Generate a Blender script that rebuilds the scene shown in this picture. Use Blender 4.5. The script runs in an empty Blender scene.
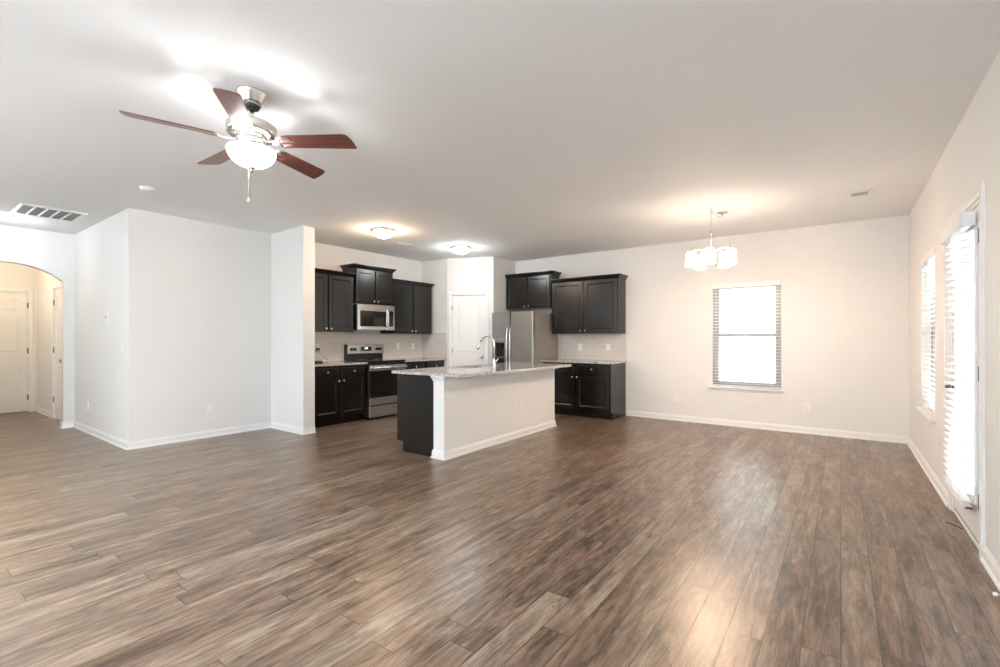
import bpy, bmesh, math, random
from mathutils import Vector, Matrix
C = bpy.context.scene.collection
sc = bpy.context.scene
PI = math.pi
# ------------------------------------------------------------------ camera, world, rear fill, exposure
cam_d = bpy.data.cameras.new('camera')
cam = bpy.data.objects.new('camera', cam_d); C.objects.link(cam)
cam.location = (0, 0, 1.255)
cam.rotation_euler = (PI/2, 0, 0.6328)
cam_d.sensor_width = 36.0
cam_d.lens = 464.6*36/1000
cam_d.shift_y = 0.0054
cam_d.clip_start = 0.02
sc.camera = cam

world = bpy.data.worlds.new('daylight'); sc.world = world
world.use_nodes = True
wbg = world.node_tree.nodes['Background']
wbg.inputs[0].default_value = (0.93, 0.97, 1.0, 1)
wbg.inputs[1].default_value = 1.7

def area_light(name, loc, rot, sx, sy, watts, col):
    l = bpy.data.lights.new(name, 'AREA'); l.shape = 'RECTANGLE'; l.size = sx; l.size_y = sy
    l.energy = watts; l.color = col
    o = bpy.data.objects.new(name, l); C.objects.link(o); o.location = loc; o.rotation_euler = rot
    return o
# added fill lights at two made-up openings behind the camera, tilted up at the ceiling
area_light('rear_fill', (-4.6, -1.75, 1.45), (PI/2+.5, 0, PI), 1.75, 1.75, 560, (0.84, 0.93, 1.0))
area_light('rear_fill', (-1.4, -1.75, 1.45), (PI/2+.5, 0, PI), 1.75, 1.75, 560, (0.84, 0.93, 1.0))

vs = sc.view_settings
vs.view_transform = 'Standard'; vs.look = 'None'; vs.gamma = 1.0; vs.use_curve_mapping = False
vs.exposure = 1.32
sc.cycles.diffuse_bounces = 8
sc.cycles.max_bounces = 14
sc.cycles.sample_clamp_indirect = 8
sc.cycles.use_denoising = True

# ------------------------------------------------------------------ materials
def new_mat(name):
    m = bpy.data.materials.new(name); m.use_nodes = True
    nt = m.node_tree; b = nt.nodes['Principled BSDF']
    return m, nt, b
def N(nt, t, **kw):
    n = nt.nodes.new(t)
    for k, v in kw.items(): setattr(n, k, v)
    return n
def math_n(nt, op, a, b=None, c=None):
    n = N(nt, 'ShaderNodeMath', operation=op)
    for i, v in enumerate((a, b, c)):
        if v is None: continue
        if isinstance(v, (int, float)): n.inputs[i].default_value = v
        else: nt.links.new(v, n.inputs[i])
    return n.outputs[0]
def ramp(nt, fac, stops, interp='LINEAR'):
    n = N(nt, 'ShaderNodeValToRGB'); cr = n.color_ramp; cr.interpolation = interp
    while len(cr.elements) > 1: cr.elements.remove(cr.elements[-1])
    cr.elements[0].position = stops[0][0]; cr.elements[0].color = (*stops[0][1], 1)
    for p, c in stops[1:]:
        e = cr.elements.new(p); e.color = (*c, 1)
    nt.links.new(fac, n.inputs[0])
    return n.outputs[0]
def noise(nt, vec, scale, detail=3, rough=.5, dist=0.0):
    n = N(nt, 'ShaderNodeTexNoise'); n.inputs['Scale'].default_value = scale
    n.inputs['Detail'].default_value = detail; n.inputs['Roughness'].default_value = rough
    n.inputs['Distortion'].default_value = dist
    if vec is not None: nt.links.new(vec, n.inputs['Vector'])
    return n.outputs['Fac']
def mapping(nt, scale=(1, 1, 1), rot=(0, 0, 0)):
    tc = N(nt, 'ShaderNodeTexCoord'); mp = N(nt, 'ShaderNodeMapping')
    mp.inputs['Scale'].default_value = scale; mp.inputs['Rotation'].default_value = rot
    nt.links.new(tc.outputs['Object'], mp.inputs['Vector'])
    return mp.outputs[0]
def bump(nt, b, h, strength, dist=0.01):
    n = N(nt, 'ShaderNodeBump'); n.inputs['Strength'].default_value = strength
    n.inputs['Distance'].default_value = dist
    nt.links.new(h, n.inputs['Height']); nt.links.new(n.outputs[0], b.inputs['Normal'])
def paint(name, col, rough=.5, metal=0.0, spec=.5, nscale=60, namp=.03, bstr=0.0, coat=0.0):
    m, nt, b = new_mat(name)
    f = noise(nt, mapping(nt), nscale, 3)
    lo = tuple(c*(1-namp) for c in col); hi = tuple(min(1, c*(1+namp)) for c in col)
    nt.links.new(ramp(nt, f, [(.3, lo), (.7, hi)]), b.inputs['Base Color'])
    b.inputs['Roughness'].default_value = rough; b.inputs['Metallic'].default_value = metal
    b.inputs['Specular IOR Level'].default_value = spec
    b.inputs['Coat Weight'].default_value = coat
    if bstr: bump(nt, b, f, bstr, .002)
    return m
def emissive(name, col, strength, base=(.9, .9, .9)):
    m, nt, b = new_mat(name)
    b.inputs['Base Color'].default_value = (*base, 1); b.inputs['Roughness'].default_value = .3
    b.inputs['Emission Color'].default_value = (*col, 1); b.inputs['Emission Strength'].default_value = strength
    return m

M = {}
M['wall'] = paint('wall_paint', (.785, .78, .768), .55, spec=.3, nscale=180, namp=.012, bstr=.05)
M['ceiling'] = paint('ceiling_paint', (.85, .87, .885), .8, spec=.15, nscale=120, namp=.012, bstr=.05)
M['trim'] = paint('white_trim', (.83, .84, .845), .3, nscale=20, namp=.01)
M['door'] = paint('white_door', (.83, .825, .81), .35, nscale=20, namp=.01)
M['plastic'] = paint('white_plastic', (.85, .84, .82), .35, nscale=20, namp=.01)
M['slot'] = paint('dark_slot', (.05, .05, .05), .6)
M['cab'] = paint('espresso_cabinet', (.007, .0068, .007), .25, spec=.55, nscale=40, namp=.25)
M['carcass'] = paint('cabinet_carcass', (.006, .0058, .0058), .25, spec=.55, nscale=40, namp=.2)
M['maple'] = paint('maple_underside', (.52, .33, .18), .5, nscale=15, namp=.15)
M['chrome'] = paint('chrome', (.85, .85, .85), .10, metal=1.0, namp=.01)
M['nickel'] = paint('brushed_nickel', (.66, .64, .61), .26, metal=1.0, namp=.04)
M['blackglass'] = paint('black_glass', (.010, .010, .011), .06, spec=.6, namp=.05)
M['blackenamel'] = paint('black_enamel', (.012, .012, .013), .22, spec=.55, namp=.1)
M['fridgeside'] = paint('grey_painted_steel', (.30, .275, .25), .35, spec=.5, namp=.05, nscale=400)
M['blind'] = paint('white_blind', (.84, .85, .85), .45, namp=.01)
M['vinyl'] = paint('backlit_vinyl', (.42, .405, .39), .4, namp=.01)  # backlit shade put into the colour: frames read darker against the daylight
M['bronze'] = paint('dark_hinge', (.16, .145, .13), .35, metal=.9)
M['filter'] = paint('return_filter', (.31, .35, .34), .7, nscale=250, namp=.15)
M['rubber'] = paint('black_rubber', (.02, .02, .02), .6)
M['led'] = emissive('clock_digits', (.75, .9, 1.0), 3.0)

def steel_mat(name, axis_scale, col=(.50, .49, .475), rough=.3):
    m, nt, b = new_mat(name)
    f = noise(nt, mapping(nt, axis_scale), 6, 3, .6)
    nt.links.new(ramp(nt, f, [(.3, tuple(c*.96 for c in col)), (.7, tuple(c*1.03 for c in col))]), b.inputs['Base Color'])
    nt.links.new(math_n(nt, 'MULTIPLY_ADD', f, .08, rough-.04), b.inputs['Roughness'])
    b.inputs['Metallic'].default_value = .95
    return m
M['steel'] = steel_mat('brushed_steel', (1, 1, 160))
M['steel_light'] = steel_mat('bright_brushed_steel', (1, 1, 160), (.66, .655, .64), .26)

def floor_mat():
    m, nt, b = new_mat('wood_plank_floor')
    tc = N(nt, 'ShaderNodeTexCoord'); sx = N(nt, 'ShaderNodeSeparateXYZ')
    nt.links.new(tc.outputs['Object'], sx.inputs[0]); X, Y = sx.outputs[0], sx.outputs[1]
    W, L = .131, 1.25
    u = math_n(nt, 'DIVIDE', X, W); ci = math_n(nt, 'FLOOR', u); cf = math_n(nt, 'FRACT', u)
    wn = N(nt, 'ShaderNodeTexWhiteNoise', noise_dimensions='1D'); nt.links.new(ci, wn.inputs['W'])
    v = math_n(nt, 'ADD', math_n(nt, 'DIVIDE', Y, L), math_n(nt, 'MULTIPLY', wn.outputs['Value'], 7.3))
    ri = math_n(nt, 'FLOOR', v); rf = math_n(nt, 'FRACT', v)
    cx = N(nt, 'ShaderNodeCombineXYZ'); nt.links.new(ci, cx.inputs[0]); nt.links.new(ri, cx.inputs[1])
    wn2 = N(nt, 'ShaderNodeTexWhiteNoise', noise_dimensions='3D'); nt.links.new(cx.outputs[0], wn2.inputs['Vector'])
    rid = wn2.outputs['Value']
    # per-plank grain coordinates
    g = N(nt, 'ShaderNodeCombineXYZ')
    nt.links.new(X, g.inputs[0]); nt.links.new(math_n(nt, 'MULTIPLY', Y, .085), g.inputs[1])
    nt.links.new(math_n(nt, 'MULTIPLY', rid, 37.0), g.inputs[2])
    grain = noise(nt, g.outputs[0], 26, 6, .66, .7)
    fine = noise(nt, g.outputs[0], 120, 3, .6, .2)
    g2 = N(nt, 'ShaderNodeCombineXYZ')
    nt.links.new(X, g2.inputs[0]); nt.links.new(math_n(nt, 'MULTIPLY', Y, .3), g2.inputs[1])
    nt.links.new(math_n(nt, 'MULTIPLY', rid, 19.0), g2.inputs[2])
    cloud = noise(nt, g2.outputs[0], 7, 4, .6, .5)
    knots = noise(nt, g2.outputs[0], 30, 4, .65, .35)
    g3 = N(nt, 'ShaderNodeCombineXYZ')
    nt.links.new(X, g3.inputs[0]); nt.links.new(math_n(nt, 'MULTIPLY', Y, .20), g3.inputs[1])
    nt.links.new(math_n(nt, 'MULTIPLY', rid, 53.0), g3.inputs[2])
    blotch = noise(nt, g3.outputs[0], 13, 6, .72, .8)
    t = math_n(nt, 'MULTIPLY', grain, .30)
    t = math_n(nt, 'MULTIPLY_ADD', fine, .16, t)
    t = math_n(nt, 'MULTIPLY_ADD', cloud, .14, t)
    t = math_n(nt, 'MULTIPLY_ADD', blotch, .34, t)
    t = math_n(nt, 'MULTIPLY_ADD', rid, .055, t)
    col = ramp(nt, t, [(.365, (.026, .016, .010)), (.43, (.074, .046, .030)), (.48, (.146, .097, .066)), (.53, (.222, .155, .110)), (.60, (.34, .262, .200))])
    kn = ramp(nt, knots, [(.0, (1, 1, 1)), (.66, (1, 1, 1)), (.73, (.34, .29, .26))])
    mx = N(nt, 'ShaderNodeMix', data_type='RGBA', blend_type='MULTIPLY'); mx.inputs[0].default_value = 1
    nt.links.new(col, mx.inputs[6]); nt.links.new(kn, mx.inputs[7])
    # warm/cool shift between planks
    tint = ramp(nt, wn2.outputs['Value'], [(0, (1.0, .97, .95)), (.5, (1.05, 1.0, .94)), (1, (.95, .99, 1.02))])
    mx2 = N(nt, 'ShaderNodeMix', data_type='RGBA', blend_type='MULTIPLY'); mx2.inputs[0].default_value = 1
    nt.links.new(mx.outputs[2], mx2.inputs[6]); nt.links.new(tint, mx2.inputs[7])
    e1 = math_n(nt, 'MINIMUM', cf, math_n(nt, 'SUBTRACT', 1.0, cf))
    e2 = math_n(nt, 'MULTIPLY', math_n(nt, 'MINIMUM', rf, math_n(nt, 'SUBTRACT', 1.0, rf)), L/W)
    e = math_n(nt, 'MINIMUM', e1, e2)
    seam = ramp(nt, e, [(0, (.28, .26, .25)), (.012, (.4, .38, .36)), (.022, (1, 1, 1))])
    mx3 = N(nt, 'ShaderNodeMix', data_type='RGBA', blend_type='MULTIPLY'); mx3.inputs[0].default_value = 1
    nt.links.new(mx2.outputs[2], mx3.inputs[6]); nt.links.new(seam, mx3.inputs[7])
    nt.links.new(mx3.outputs[2], b.inputs['Base Color'])
    nt.links.new(math_n(nt, 'MULTIPLY_ADD', grain, .12, .24), b.inputs['Roughness'])
    b.inputs['Specular IOR Level'].default_value = .62
    hs = math_n(nt, 'MINIMUM', math_n(nt, 'MULTIPLY', e, 30.0), 1.0)
    h = math_n(nt, 'MULTIPLY_ADD', grain, .12, hs)
    bump(nt, b, h, .10, .003)
    return m
M['floor'] = floor_mat()

def granite_mat():
    m, nt, b = new_mat('speckled_granite')
    mp = mapping(nt)
    a = noise(nt, mp, 55, 4, .7); c = noise(nt, mp, 140, 3, .6); d = noise(nt, mp, 12, 3, .5)
    base = ramp(nt, a, [(.30, (.09, .085, .085)), (.42, (.36, .34, .33)), (.52, (.66, .65, .64)), (.70, (.82, .82, .81))])
    spk = ramp(nt, c, [(.0, (.10, .09, .09)), (.36, (.16, .14, .14)), (.43, (1, 1, 1))])
    big = ramp(nt, d, [(.35, (.78, .76, .75)), (.6, (1, 1, 1))])
    mx = N(nt, 'ShaderNodeMix', data_type='RGBA', blend_type='MULTIPLY'); mx.inputs[0].default_value = 1
    nt.links.new(base, mx.inputs[6]); nt.links.new(spk, mx.inputs[7])
    mx2 = N(nt, 'ShaderNodeMix', data_type='RGBA', blend_type='MULTIPLY'); mx2.inputs[0].default_value = 1
    nt.links.new(mx.outputs[2], mx2.inputs[6]); nt.links.new(big, mx2.inputs[7])
    nt.links.new(mx2.outputs[2], b.inputs['Base Color'])
    b.inputs['Roughness'].default_value = .08
    return m
M['granite'] = granite_mat()

def tile_mat(name, axis):
    m, nt, b = new_mat(name)
    tc = N(nt, 'ShaderNodeTexCoord'); sx = N(nt, 'ShaderNodeSeparateXYZ'); nt.links.new(tc.outputs['Object'], sx.inputs[0])
    cx = N(nt, 'ShaderNodeCombineXYZ')
    nt.links.new(sx.outputs[axis], cx.inputs[0]); nt.links.new(sx.outputs[2], cx.inputs[1])
    br = N(nt, 'ShaderNodeTexBrick'); nt.links.new(cx.outputs[0], br.inputs['Vector'])
    br.inputs['Scale'].default_value = 1.0; br.inputs['Brick Width'].default_value = .152
    br.inputs['Row Height'].default_value = .076; br.inputs['Mortar Size'].default_value = .0022
    br.inputs['Color1'].default_value = (.60, .575, .545, 1); br.inputs['Color2'].default_value = (.64, .61, .58, 1)
    br.inputs['Mortar'].default_value = (.74, .72, .70, 1)
    nt.links.new(br.outputs['Color'], b.inputs['Base Color'])
    b.inputs['Roughness'].default_value = .18
    bump(nt, b, math_n(nt, 'SUBTRACT', 1.0, br.outputs['Fac']), .25, .002)
    return m
M['tileY'] = tile_mat('subway_tile_side', 1)
M['tileX'] = tile_mat('subway_tile_back', 0)

def wood_blade():
    m, nt, b = new_mat('cherry_blade')
    tc = N(nt, 'ShaderNodeTexCoord'); mp = N(nt, 'ShaderNodeMapping'); mp.inputs['Scale'].default_value = (3, 60, 60)
    nt.links.new(tc.outputs['UV'], mp.inputs['Vector'])
    f = noise(nt, mp.outputs[0], 1.0, 4, .6, .3)
    nt.links.new(ramp(nt, f, [(.3, (.105, .032, .025)), (.55, (.18, .062, .047)), (.75, (.25, .10, .075))]), b.inputs['Base Color'])
    b.inputs['Roughness'].default_value = .28
    return m
M['blade'] = wood_blade()

def glass_mat():
    m, nt, b = new_mat('clear_glass')
    out = nt.nodes['Material Output']; nt.nodes.remove(b)
    tr = N(nt, 'ShaderNodeBsdfTransparent'); gl = N(nt, 'ShaderNodeBsdfGlossy'); gl.inputs['Roughness'].default_value = .02
    tr.inputs[0].default_value = (.95, .97, .97, 1)
    lw = N(nt, 'ShaderNodeLayerWeight'); lw.inputs[0].default_value = .5
    fr = math_n(nt, 'MULTIPLY_ADD', math_n(nt, 'POWER', lw.outputs['Facing'], 5.0), .45, .03)
    mx = N(nt, 'ShaderNodeMixShader'); nt.links.new(fr, mx.inputs[0])
    nt.links.new(tr.outputs[0], mx.inputs[1]); nt.links.new(gl.outputs[0], mx.inputs[2])
    nt.links.new(mx.outputs[0], out.inputs[0])
    return m
M['glass'] = glass_mat()
M['bowl_cool'] = emissive('lit_bowl_white', (1.0, .99, .97), 7.0)
M['bowl_warm'] = emissive('lit_bowl_warm', (1.0, .74, .50), 20.0)
M['bowl_white'] = emissive('lit_bowl_daylight', (.97, 1.0, .99), 13.0)
M['shade'] = emissive('lit_shade_warm', (1.0, .76, .55), 9.0)
M['can_light'] = emissive('lit_disc', (.97, 1.0, 1.0), 12.0)

# ------------------------------------------------------------------ mesh helpers
class MB:
    """collects shapes in world coordinates; build() links them as one mesh object"""
    def __init__(s): s.bm = bmesh.new(); s.uv = None
    def poly(s, pts):
        s.bm.faces.new([s.bm.verts.new(p) for p in pts])
    def box(s, a, b, bev=0.0, tf=None):
        x0, x1 = sorted((a[0], b[0])); y0, y1 = sorted((a[1], b[1])); z0, z1 = sorted((a[2], b[2]))
        co = [(x, y, z) for x in (x0, x1) for y in (y0, y1) for z in (z0, z1)]
        vv = [s.bm.verts.new(c) for c in co]
        fs = [(0, 1, 3, 2), (4, 6, 7, 5), (0, 4, 5, 1), (2, 3, 7, 6), (0, 2, 6, 4), (1, 5, 7, 3)]
        faces = [s.bm.faces.new([vv[i] for i in f]) for f in fs]
        if bev:
            es = list({e for f in faces for e in f.edges})
            r = bmesh.ops.bevel(s.bm, geom=es, offset=bev, segments=1, affect='EDGES', profile=.5)
            vv = list({v for f in r['faces'] for v in f.verts} | {v for v in vv if v.is_valid})
        if tf:
            for v in vv: v.co = tf(v.co)
        return s
    def prism(s, pts, ext):
        """pts: closed outline (3D list); ext: extrusion vector"""
        e = Vector(ext)
        a = [s.bm.verts.new(p) for p in pts]; b = [s.bm.verts.new(Vector(p)+e) for p in pts]
        s.bm.faces.new(a); s.bm.faces.new(list(reversed(b)))
        n = len(a)
        for i in range(n): s.bm.faces.new([a[i], b[i], b[(i+1) % n], a[(i+1) % n]])
        return s
    def lathe(s, prof, o, axis=(0, 0, 1), seg=24, cap=True):
        """prof: list of (radius, height) along axis from o"""
        ax = Vector(axis).normalized()
        t = Vector((1, 0, 0)) if abs(ax.x) < .9 else Vector((0, 1, 0))
        u = ax.cross(t).normalized(); w = ax.cross(u)
        rings = []
        for r, h in prof:
            c = Vector(o)+ax*h
            if r < 1e-6: rings.append([s.bm.verts.new(c)])
            else: rings.append([s.bm.verts.new(c+u*(r*math.cos(2*PI*i/seg))+w*(r*math.sin(2*PI*i/seg))) for i in range(seg)])
        for A, B in zip(rings, rings[1:]):
            for i in range(seg):
                j = (i+1) % seg
                if len(A) == 1 and len(B) == 1: continue
                if len(A) == 1: f = s.bm.faces.new([A[0], B[i], B[j]])
                elif len(B) == 1: f = s.bm.faces.new([A[i], B[0], A[j]])
                else: f = s.bm.faces.new([A[i], B[i], B[j], A[j]])
                f.smooth = True
        if cap:
            for R in (rings[0], rings[-1]):
                if len(R) > 1: s.bm.faces.new(R)
        return s
    def tube(s, pts, r, seg=12):
        pts = [Vector(p) for p in pts]; rings = []; n = len(pts); prev = None
        for i, p in enumerate(pts):
            d = (pts[min(i+1, n-1)]-pts[max(i-1, 0)]).normalized()
            if prev is None:
                t = Vector((0, 0, 1)) if abs(d.z) < .9 else Vector((1, 0, 0))
                u = d.cross(t).normalized()
            else: u = (prev-d*prev.dot(d)).normalized()
            prev = u; w = d.cross(u)
            rr = r[i] if isinstance(r, (list, tuple)) else r
            rings.append([s.bm.verts.new(p+u*(rr*math.cos(2*PI*k/seg))+w*(rr*math.sin(2*PI*k/seg))) for k in range(seg)])
        for A, B in zip(rings, rings[1:]):
            for i in range(seg):
                f = s.bm.faces.new([A[i], B[i], B[(i+1) % seg], A[(i+1) % seg]]); f.smooth = True
        s.bm.faces.new(rings[0]); s.bm.faces.new(list(reversed(rings[-1])))
        return s
    def sweep(s, prof, path, closed_ends=True):
        """prof: list of k points; path: list of functions mapping a profile point to 3D; quads between stations"""
        st = [[s.bm.verts.new(f(p)) for p in prof] for f in path]
        n = len(prof)
        for A, B in zip(st, st[1:]):
            for i in range(n):
                s.bm.faces.new([A[i], B[i], B[(i+1) % n], A[(i+1) % n]])
        if closed_ends:
            s.bm.faces.new(st[0]); s.bm.faces.new(list(reversed(st[-1])))
        return s
    def panel(s, F, u0, u1, z0, z1, d0, d1, fr, bev=.012, depth=.008, raised=False):
        """a framed panel door in frame F: slab d0..d1, frame width fr, chamfer down to a recessed field"""
        c = .003
        def ring(iu, d): return [F(u0+iu, d, z0+iu), F(u1-iu, d, z0+iu), F(u1-iu, d, z1-iu), F(u0+iu, d, z1-iu)]
        rings = [ring(0, d0), ring(0, d1-c), ring(c, d1), ring(fr, d1), ring(fr+bev, d1-depth)]
        if raised: rings += [ring(fr+bev+.012, d1-depth), ring(fr+bev+.03, d1-.002)]
        R = [[s.bm.verts.new(p) for p in r] for r in rings]
        for A, B in zip(R, R[1:]):
            for i in range(4): s.bm.faces.new([A[i], A[(i+1) % 4], B[(i+1) % 4], B[i]])
        s.bm.faces.new(R[-1]); s.bm.faces.new(list(reversed(R[0])))
        return s
    def build(s, name, mat, parent=None, loc=None, recalc=True):
        if recalc: bmesh.ops.recalc_face_normals(s.bm, faces=s.bm.faces[:])
        if parent is not None: org = ORG[parent.name]
        elif loc is not None: org = Vector(loc)
        else:
            xs = [v.co for v in s.bm.verts]
            org = Vector(((min(v.x for v in xs)+max(v.x for v in xs))/2, (min(v.y for v in xs)+max(v.y for v in xs))/2, min(v.z for v in xs)))
        for v in s.bm.verts: v.co -= org
        me = bpy.data.meshes.new(name); s.bm.to_mesh(me); s.bm.free()
        me.materials.append(M[mat] if isinstance(mat, str) else mat)
        o = bpy.data.objects.new(name, me); C.objects.link(o)
        ORG[o.name] = org
        if parent is not None: o.parent = parent
        else: o.location = org
        return o
ORG = {}
def thing(name, label, cat, loc, group=None):
    o = bpy.data.objects.new(name, None); C.objects.link(o); o.location = loc; o.empty_display_size = .1
    ORG[o.name] = Vector(loc)
    o['label'] = label; o['category'] = cat
    if group: o['group'] = group
    return o
def tag(o, label, cat, group=None):
    o['label'] = label; o['category'] = cat
    if group: o['group'] = group
    return o
def struct(name, mb, mat, label, cat, loc=None):
    o = mb.build(name, mat, loc=loc); o['kind'] = 'structure'; return tag(o, label, cat)
def sempty(name, label, cat, loc):
    o = thing(name, label, cat, loc); o['kind'] = 'structure'; return o
def part_label(o, t): o['label'] = t; return o
def frame(o, U, Nn):
    o = Vector(o); U = Vector(U); Nn = Vector(Nn)
    def F(u, d, z): return o+U*u+Nn*d+Vector((0, 0, z))
    F.N = Nn; F.U = U; F.o = o
    return F
def fbox(mb, F, u0, u1, d0, d1, z0, z1, bev=0.0):
    mb.box((u0, d0, z0), (u1, d1, z1), bev, tf=lambda c: F(c.x, c.y, c.z)); return mb
def flathe(mb, F, u, d, z, prof, seg=16): return mb.lathe(prof, F(u, d, z), F.N, seg)

# ------------------------------------------------------------------ key dimensions
H = 2.74
XR, YB, XL = .66, 7.37, -6.51
YA, XAR, YW = 1.755, -8.81, 3.39          # hall side wall, arch wall, wing wall
YS = -1.6                                  # wall behind the camera
XE = -11.30                                # entry wall
ZC = .897                                  # counter top
LF = frame((XL, 0, 0), (0, 1, 0), (1, 0, 0))     # cabinets on the left wall
BF = frame((0, YB, 0), (1, 0, 0), (0, -1, 0))    # cabinets on the back wall
RF = frame((XR, 0, 0), (0, 1, 0), (-1, 0, 0))    # right wall
P1 = Vector((-5.855, 6.333, 0)); P2 = Vector((-5.04, 6.674, 0))
PD = (P2-P1).normalized(); PN = Vector((PD.y, -PD.x, 0))
PF = frame(P1, PD, PN)                           # pantry door wall

# ------------------------------------------------------------------ floor, ceiling, walls
struct('floor', MB().box((-11.7, -1.9, -.15), (1.0, 7.7, 0)), 'floor', 'brown grey wood plank floor running through the whole room', 'floor', (0, 0, 0))
struct('ceiling', MB().box((-11.7, -1.9, H), (1.0, 7.7, H+.15)), 'ceiling', 'smooth white ceiling over the open room', 'ceiling', (0, 0, H))

W1 = dict(x0=-1.53, x1=-.655, z0=.56, z1=2.065)   # window in the back wall
W2 = dict(y0=5.49, y1=6.365, z0=.56, z1=2.065)    # window in the right wall
D4 = dict(y0=3.815, y1=4.69, z1=2.085)            # patio door opening
b = MB()
b.box((XL-.2, YB, 0), (W1['x0'], YB+.16, H)); b.box((W1['x1'], YB, 0), (XR+.16, YB+.16, H))
b.box((W1['x0'], YB, 0), (W1['x1'], YB+.16, W1['z0'])); b.box((W1['x0'], YB, W1['z1']), (W1['x1'], YB+.16, H))
struct('wall_back', b, 'wall', 'pale back wall with the single window', 'wall')
b = MB()
b.box((XR, YS-.1, 0), (XR+.16, D4['y0'], H)); b.box((XR, D4['y1'], 0), (XR+.16, W2['y0'], H)); b.box((XR, W2['y1'], 0), (XR+.16, YB, H))
b.box((XR, D4['y0'], D4['z1']), (XR+.16, D4['y1'], H))
b.box((XR, W2['y0'], 0), (XR+.16, W2['y1'], W2['z0'])); b.box((XR, W2['y0'], W2['z1']), (XR+.16, W2['y1'], H))
struct('wall_right', b, 'wall', 'right wall with glazed door and window', 'wall')
b = MB().box((XL-.12, YA+.115, 0), (XL, YB, H))
struct('wall_left', b, 'wall', 'pale left wall running back into the kitchen', 'wall')
# hall wall: front layer with the door recess, back layer solid
D2 = dict(x0=-10.03, x1=-9.27, z1=2.05)
b = MB()
b.box((XE, YA, 0), (D2['x0'], YA+.05, H)); b.box((D2['x1'], YA, 0), (XL, YA+.05, H)); b.box((D2['x0'], YA, D2['z1']), (D2['x1'], YA+.05, H))
b.box((XE, YA+.05, 0), (XL, YA+.115, H))
struct('wall_hall', b, 'wall', 'short pale wall beside the hall arch with thermostat and switch', 'wall')
b = MB().box((XL, YW, 0), (-5.685, 3.553, H))
struct('wall_wing', b, 'wall', 'short pale wing wall sticking out at the end of the kitchen cabinets', 'wall')
# arch wall
yc, hw, zs, za = 1.10, .538, 2.062, 2.268
sag = za-zs; R_ = (hw*hw+sag*sag)/(2*sag); a0 = math.asin(hw/R_)
arc = [(yc+R_*math.sin(a0-2*a0*i/28), za-R_+R_*math.cos(a0-2*a0*i/28)) for i in range(29)]
outl = [(YA, 0), (YA, H), (YS, H), (YS, 0), (yc-hw, 0)] + list(reversed(arc)) + [(yc+hw, 0)]
b = MB().prism([(XAR, y, z) for y, z in outl], (-.125, 0, 0))
struct('wall_arch', b, 'wall', 'white wall at far left with the arched hall opening', 'wall')
D1 = dict(y0=.74, y1=1.647, z1=2.045)
b = MB()
b.box((XE-.05, .2, 0), (XE, D1['y0'], H)); b.box((XE-.05, D1['y1'], 0), (XE, YA+.115, H)); b.box((XE-.05, D1['y0'], D1['z1']), (XE, D1['y1'], H))
b.box((XE-.15, .2, 0), (XE-.05, YA+.115, H))
struct('wall_entry', b, 'wall', 'cream wall at the end of the hall around the front door', 'wall')
struct('wall_hall_south', MB().box((XE, .2, 0), (XAR-.125, .32, H)), 'wall', 'hall wall opposite the closet door', 'wall')
# unseen wall behind the camera; its two openings are made up for the fill lights
b = MB()
for x0, x1 in ((-9.0, -5.5), (-3.7, -2.3), (-.5, XR)): b.box((x0, YS-.12, 0), (x1, YS, H))
for x0, x1 in ((-5.5, -3.7), (-2.3, -.5)):
    b.box((x0, YS-.12, 0), (x1, YS, .5)); b.box((x0, YS-.12, 2.4), (x1, YS, H))
struct('wall_rear', b, 'wall', 'wall behind the viewer with two made up openings for fill light', 'wall')
# pantry corner block, door recess in its diagonal face
rs0, rs1, rz = .10, .735, 2.05
b = MB()
def pp(s_, d_): return PF(s_, -d_, 0)
low = [Vector((XL, 6.333, 0)), Vector((-5.855, 6.333, 0)), pp(rs0, 0), pp(rs0, .05), pp(rs1, .05), pp(rs1, 0), Vector((-5.04, 6.674, 0)), Vector((-5.04, YB, 0)), Vector((XL, YB, 0))]
hi = [low[0], low[1], low[6], low[7], low[8]]
b.prism(low, (0, 0, rz)); b.prism([p+Vector((0, 0, rz)) for p in hi], (0, 0, H-rz))
struct('wall_pantry', b, 'wall', 'white corner pantry walls around the panelled door', 'wall')

# ------------------------------------------------------------------ baseboards
def baseboard(name, a, c, n, label, h=.088, t=.014, mitre=(0, 0)):
    """a,c: floor points on the wall line, n: outward normal; mitre: extra length at the ends per unit of thickness"""
    a = Vector((*a, 0)); c = Vector((*c, 0)); n = Vector((*n, 0)); d = (c-a).normalized()
    prof = [(0, 0), (t+.010, 0), (t+.010, .012), (t+.002, .020), (t, .022), (t, h-.022), (t-.005, h-.012), (t-.008, h), (0, h)]
    fa = lambda p: a - d*(mitre[0]*p[0]) + n*p[0] + Vector((0, 0, p[1]))
    fc = lambda p: c + d*(mitre[1]*p[0]) + n*p[0] + Vector((0, 0, p[1]))
    return struct(name, MB().sweep(prof, [fa, fc]), 'trim', label, 'baseboard')
baseboard('baseboard_back', (-2.81, YB), (XR, YB), (0, -1), 'white baseboard along the back wall under the window', mitre=(0, -1))
baseboard('baseboard_right_far', (XR, 4.765), (XR, YB), (-1, 0), 'white baseboard on right wall beyond the glazed door', mitre=(0, -1))
baseboard('baseboard_right_near', (XR, YS), (XR, 3.735), (-1, 0), 'white baseboard on right wall nearest the viewer')
baseboard('baseboard_left', (XL, YA), (XL, YW), (1, 0), 'white baseboard along the wide left wall', mitre=(1, -1))
baseboard('baseboard_wing', (XL, YW), (-5.685, YW), (0, -1), 'white baseboard along the wing wall', mitre=(-1, 1))
baseboard('baseboard_wing_end', (-5.685, YW), (-5.685, 3.553), (1, 0), 'short white baseboard across the end of the wing wall', mitre=(1, 0))
baseboard('baseboard_hall', (XAR, YA), (XL, YA), (0, -1), 'white baseboard under the thermostat', mitre=(-1, 1))
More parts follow.
